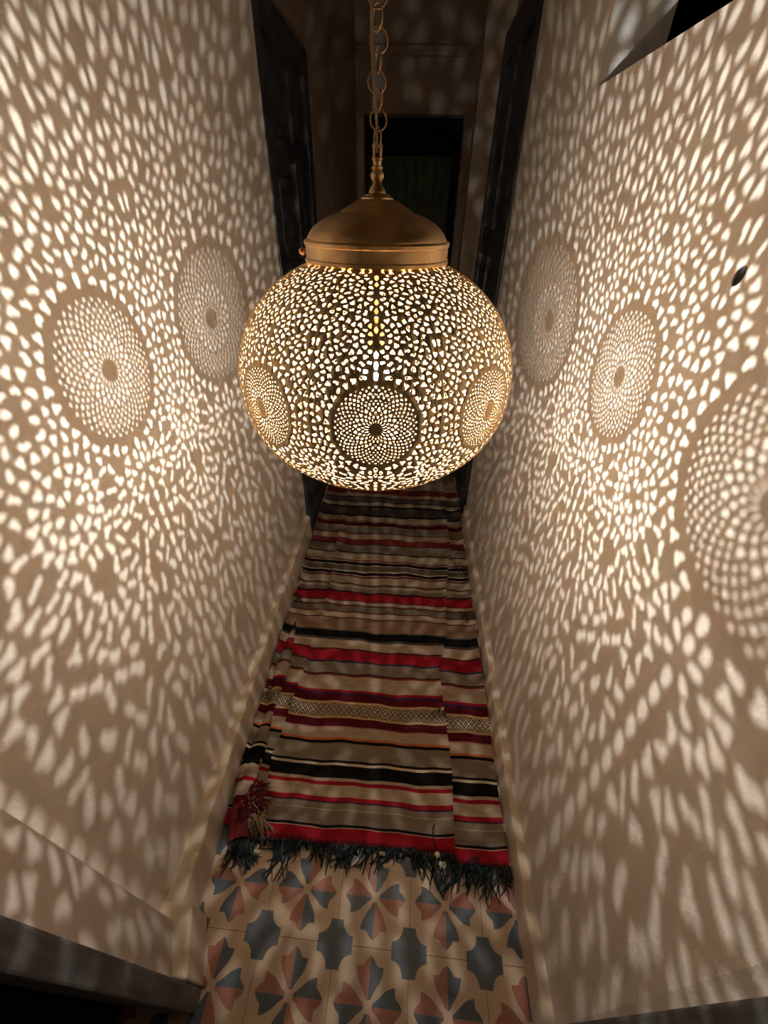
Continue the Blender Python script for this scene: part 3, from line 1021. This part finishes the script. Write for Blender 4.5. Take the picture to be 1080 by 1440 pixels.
# stitching along the edge
x = -.47
while x < .375:
    strand(b, (x, front_y(x)+.007, .026 if x < xcr(Y_NEAR) else .018), -PI/2-.5, .012, .0014, .004, 0, 0, fr_.random()); x += .0075
fringe = b.build('fringe', [M['y_dark'], M['y_highlight']], rug, smooth=True)
tag(fringe, 'dark blue-green yarn fringe', kind='stuff')
# two stray loops of yarn over the red edge
b = MB()
def yarn_path(mb, pix, r, z, m=0):
    pts = [floor_pt(a, c, z) for a, c in pix]
    mb.tube([(p.x-off[0], p.y-off[1], p.z + .004*math.sin(i*1.1)) for i, p in enumerate(pts)], r, 6, m)
b = MB()
yarn_path(b, [(657, 1232), (656, 1222), (658, 1213), (664, 1206), (671, 1203), (673, 1206), (669, 1212), (662, 1215)], .0026, .026)
b.build('loose_yarn', [M['y_dark']], rug, smooth=True); b = MB()
yarn_path(b, [(611, 1159), (608, 1166), (609, 1178), (612, 1188), (614, 1196)], .0020, .030)
b.build('loose_yarn', [M['y_dark']], rug, smooth=True); b = MB()
yarn_path(b, [(612, 1238), (617, 1252), (622, 1262), (626, 1252), (634, 1243), (645, 1236)], .0024, .008)
b.build('loose_yarn', [M['y_dark']], rug, smooth=True); b = MB()

# pale buttons caught in the fringe
M['button'] = tile_mat('pale_shell', (.52, .43, .30))
for (px, py, r) in ((615, 1202, .0085), (620, 1215, .0065), (536, 1200, .0055)):
    p = floor_pt(px, py, .028)
    b = MB()
    b.lathe([(0, .0022), (r*.45, .0018), (r*.8, .0012), (r, 0), (r*.8, -.0014), (0, -.0018)], 18)
    o = b.build('shell_button', M['button'], rug, smooth=True)
    o.location = (p.x-off[0], p.y-off[1], p.z); o.rotation_euler = (.15, -.2, .4)
# yarn knots on the seams
def knot(px, py, mats, n, L, z=.02, seed=1, r=.0013, dirs=(0, 2*PI), name='yarn_knot'):
    q = random.Random(seed)
    p = floor_pt(px, py, z)
    b = MB()
    for i in range(n):
        a = q.uniform(*dirs)
        pts = []
        pp = Vector((p.x-off[0]+q.uniform(-.012, .012), p.y-off[1]+q.uniform(-.012, .012), z))
        l = L*q.uniform(.6, 1.2)
        for k in range(7):
            t = k/6
            pts.append((pp.x, pp.y, z + .016*math.sin(PI*t)*q.uniform(.6, 1.2) - (z-.012)*t*.6))
            a += q.uniform(-.75, .75); pp = pp + Vector((math.cos(a), math.sin(a), 0))*l/6
        b.tube(pts, r*q.uniform(.8, 1.2), 5, i % len(mats))
    return b.build(name, mats, rug, smooth=True)
knot(619, 1002, [M['y_dark'], M['y_cream']], 14, .022, .022, 2)
knot(626, 724, [M['y_dark']], 12, .05, .03, 3)
knot(652, 866, [M['y_dark']], 12, .035, .03, 4)
knot(646, 800, [M['y_dark']], 10, .05, .03, 8)
knot(376, 974, [M['y_dark'], M['y_cream']], 8, .02, .02, 5)
knot(419, 843, [M['y_dark']], 10, .03, .03, 6)
# bunched corner at the left: red folded cloth with frayed yarn and a cream tassel
def fold_sheet(name, ctrl, w, mats_idx, mats, nseg=22, nw=10):
    """cloth strip along ctrl (points with height) whose cross section curls"""
    vs, fs, mi = [], [], []
    P = [Vector(c) for c in ctrl]
    def at(t):
        f = t*(len(P)-1); i = min(int(f), len(P)-2); g = f-i
        g = sm(g)*.4+g*.6
        return P[i].lerp(P[i+1], g)
    for i in range(nseg+1):
        t = i/nseg; c = at(t); d = (at(min(1, t+.02))-at(max(0, t-.02))); d.z = 0; d.normalize()
        nrm = Vector((-d.y, d.x, 0))
        for j in range(nw+1):
            a = (j/nw-.5)*2.3
            rr = w*(1+.12*math.sin(t*9+j))
            q = c + nrm*rr*math.sin(a) + Vector((0, 0, rr*math.cos(a)*.9 - rr*.4 + .004*math.sin(j*2+t*14)))
            q.z = max(q.z, .003); q.x = max(q.x, -.505)
            vs.append((q.x-off[0], q.y-off[1], q.z))
    for i in range(nseg):
        for j in range(nw):
            k = i*(nw+1)+j
            fs.append((k, k+1, k+nw+2, k+nw+1)); mi.append(mats_idx(i/nseg))
    return mesh_obj(name, vs, fs, mats, rug, mi, True)
def fp(px, py, z): return floor_pt(px, py, z)
fold_sheet('folded_corner', [fp(356, 1062, .035), fp(349, 1088, .046), fp(343, 1116, .046), fp(339, 1146, .040), fp(338, 1180, .022)], .036,
           lambda t: 0 if t < .10 else (1 if t < .30 else (2 if t < .36 else (1 if t < .52 else (3 if t < .6 else 4)))),
           [RM[RI['black']], RM[RI['beige']], RM[RI['red']], RM[RI['maroon']], RM[RI['dullred']]])  # dull red end puts the shade of the fold into the cloth colour
q = knot(346, 1142, [M['y_red'], M['y_maroon'], M['y_maroon']], 60, .045, .06, 21, .0015, name='frayed_yarn')
q = knot(354, 1120, [M['y_red'], M['y_maroon'], M['y_red'], M['y_maroon'], M['y_cream']], 120, .055, .055, 12, .0016, name='frayed_yarn')
b = MB(); tq = random.Random(8)
for i in range(64):
    p = fp(362+tq.uniform(-14, 10), 1145+tq.uniform(-8, 8), .05)
    strand(b, p, -PI/2+.28+tq.uniform(-.35, .35), .062*tq.uniform(.6, 1.2), .0014, .02, tq.uniform(-.6, .6), 0, tq.random())
b.build('tassel', [M['y_cream']], rug, smooth=True)['label'] = 'cream frayed tassel'
b = MB()
for i in range(60):
    p = fp(338+tq.uniform(-14, 14), 1182+tq.uniform(-6, 6), .02)
    strand(b, p, -PI/2+.15+tq.uniform(-.55, .55), .065*tq.uniform(.5, 1.15), .0014, .014, tq.uniform(-1.1, 1.1), int(tq.random() < .2), tq.random())
b.build('corner_fringe', [M['y_dark'], M['y_highlight']], rug, smooth=True)

# ------------------------------------------------------------------ world and view
w = bpy.data.worlds.new('night'); scene.world = w; w.use_nodes = True
bg = w.node_tree.nodes.get('Background') or w.node_tree.nodes.new('ShaderNodeBackground')
bg.inputs[0].default_value = (.05, .06, .08, 1); bg.inputs[1].default_value = .002
vs_ = scene.view_settings
vs_.view_transform = 'Standard'; vs_.look = 'None'; vs_.gamma = 1; vs_.use_curve_mapping = False
vs_.exposure = -0.12
cy_ = scene.cycles
cy_.max_bounces = 12; cy_.diffuse_bounces = 6; cy_.glossy_bounces = 6; cy_.transparent_max_bounces = 16
cy_.use_denoising = True
cy_.denoising_prefilter = 'NONE'
cy_.denoising_input_passes = 'RGB_ALBEDO_NORMAL'
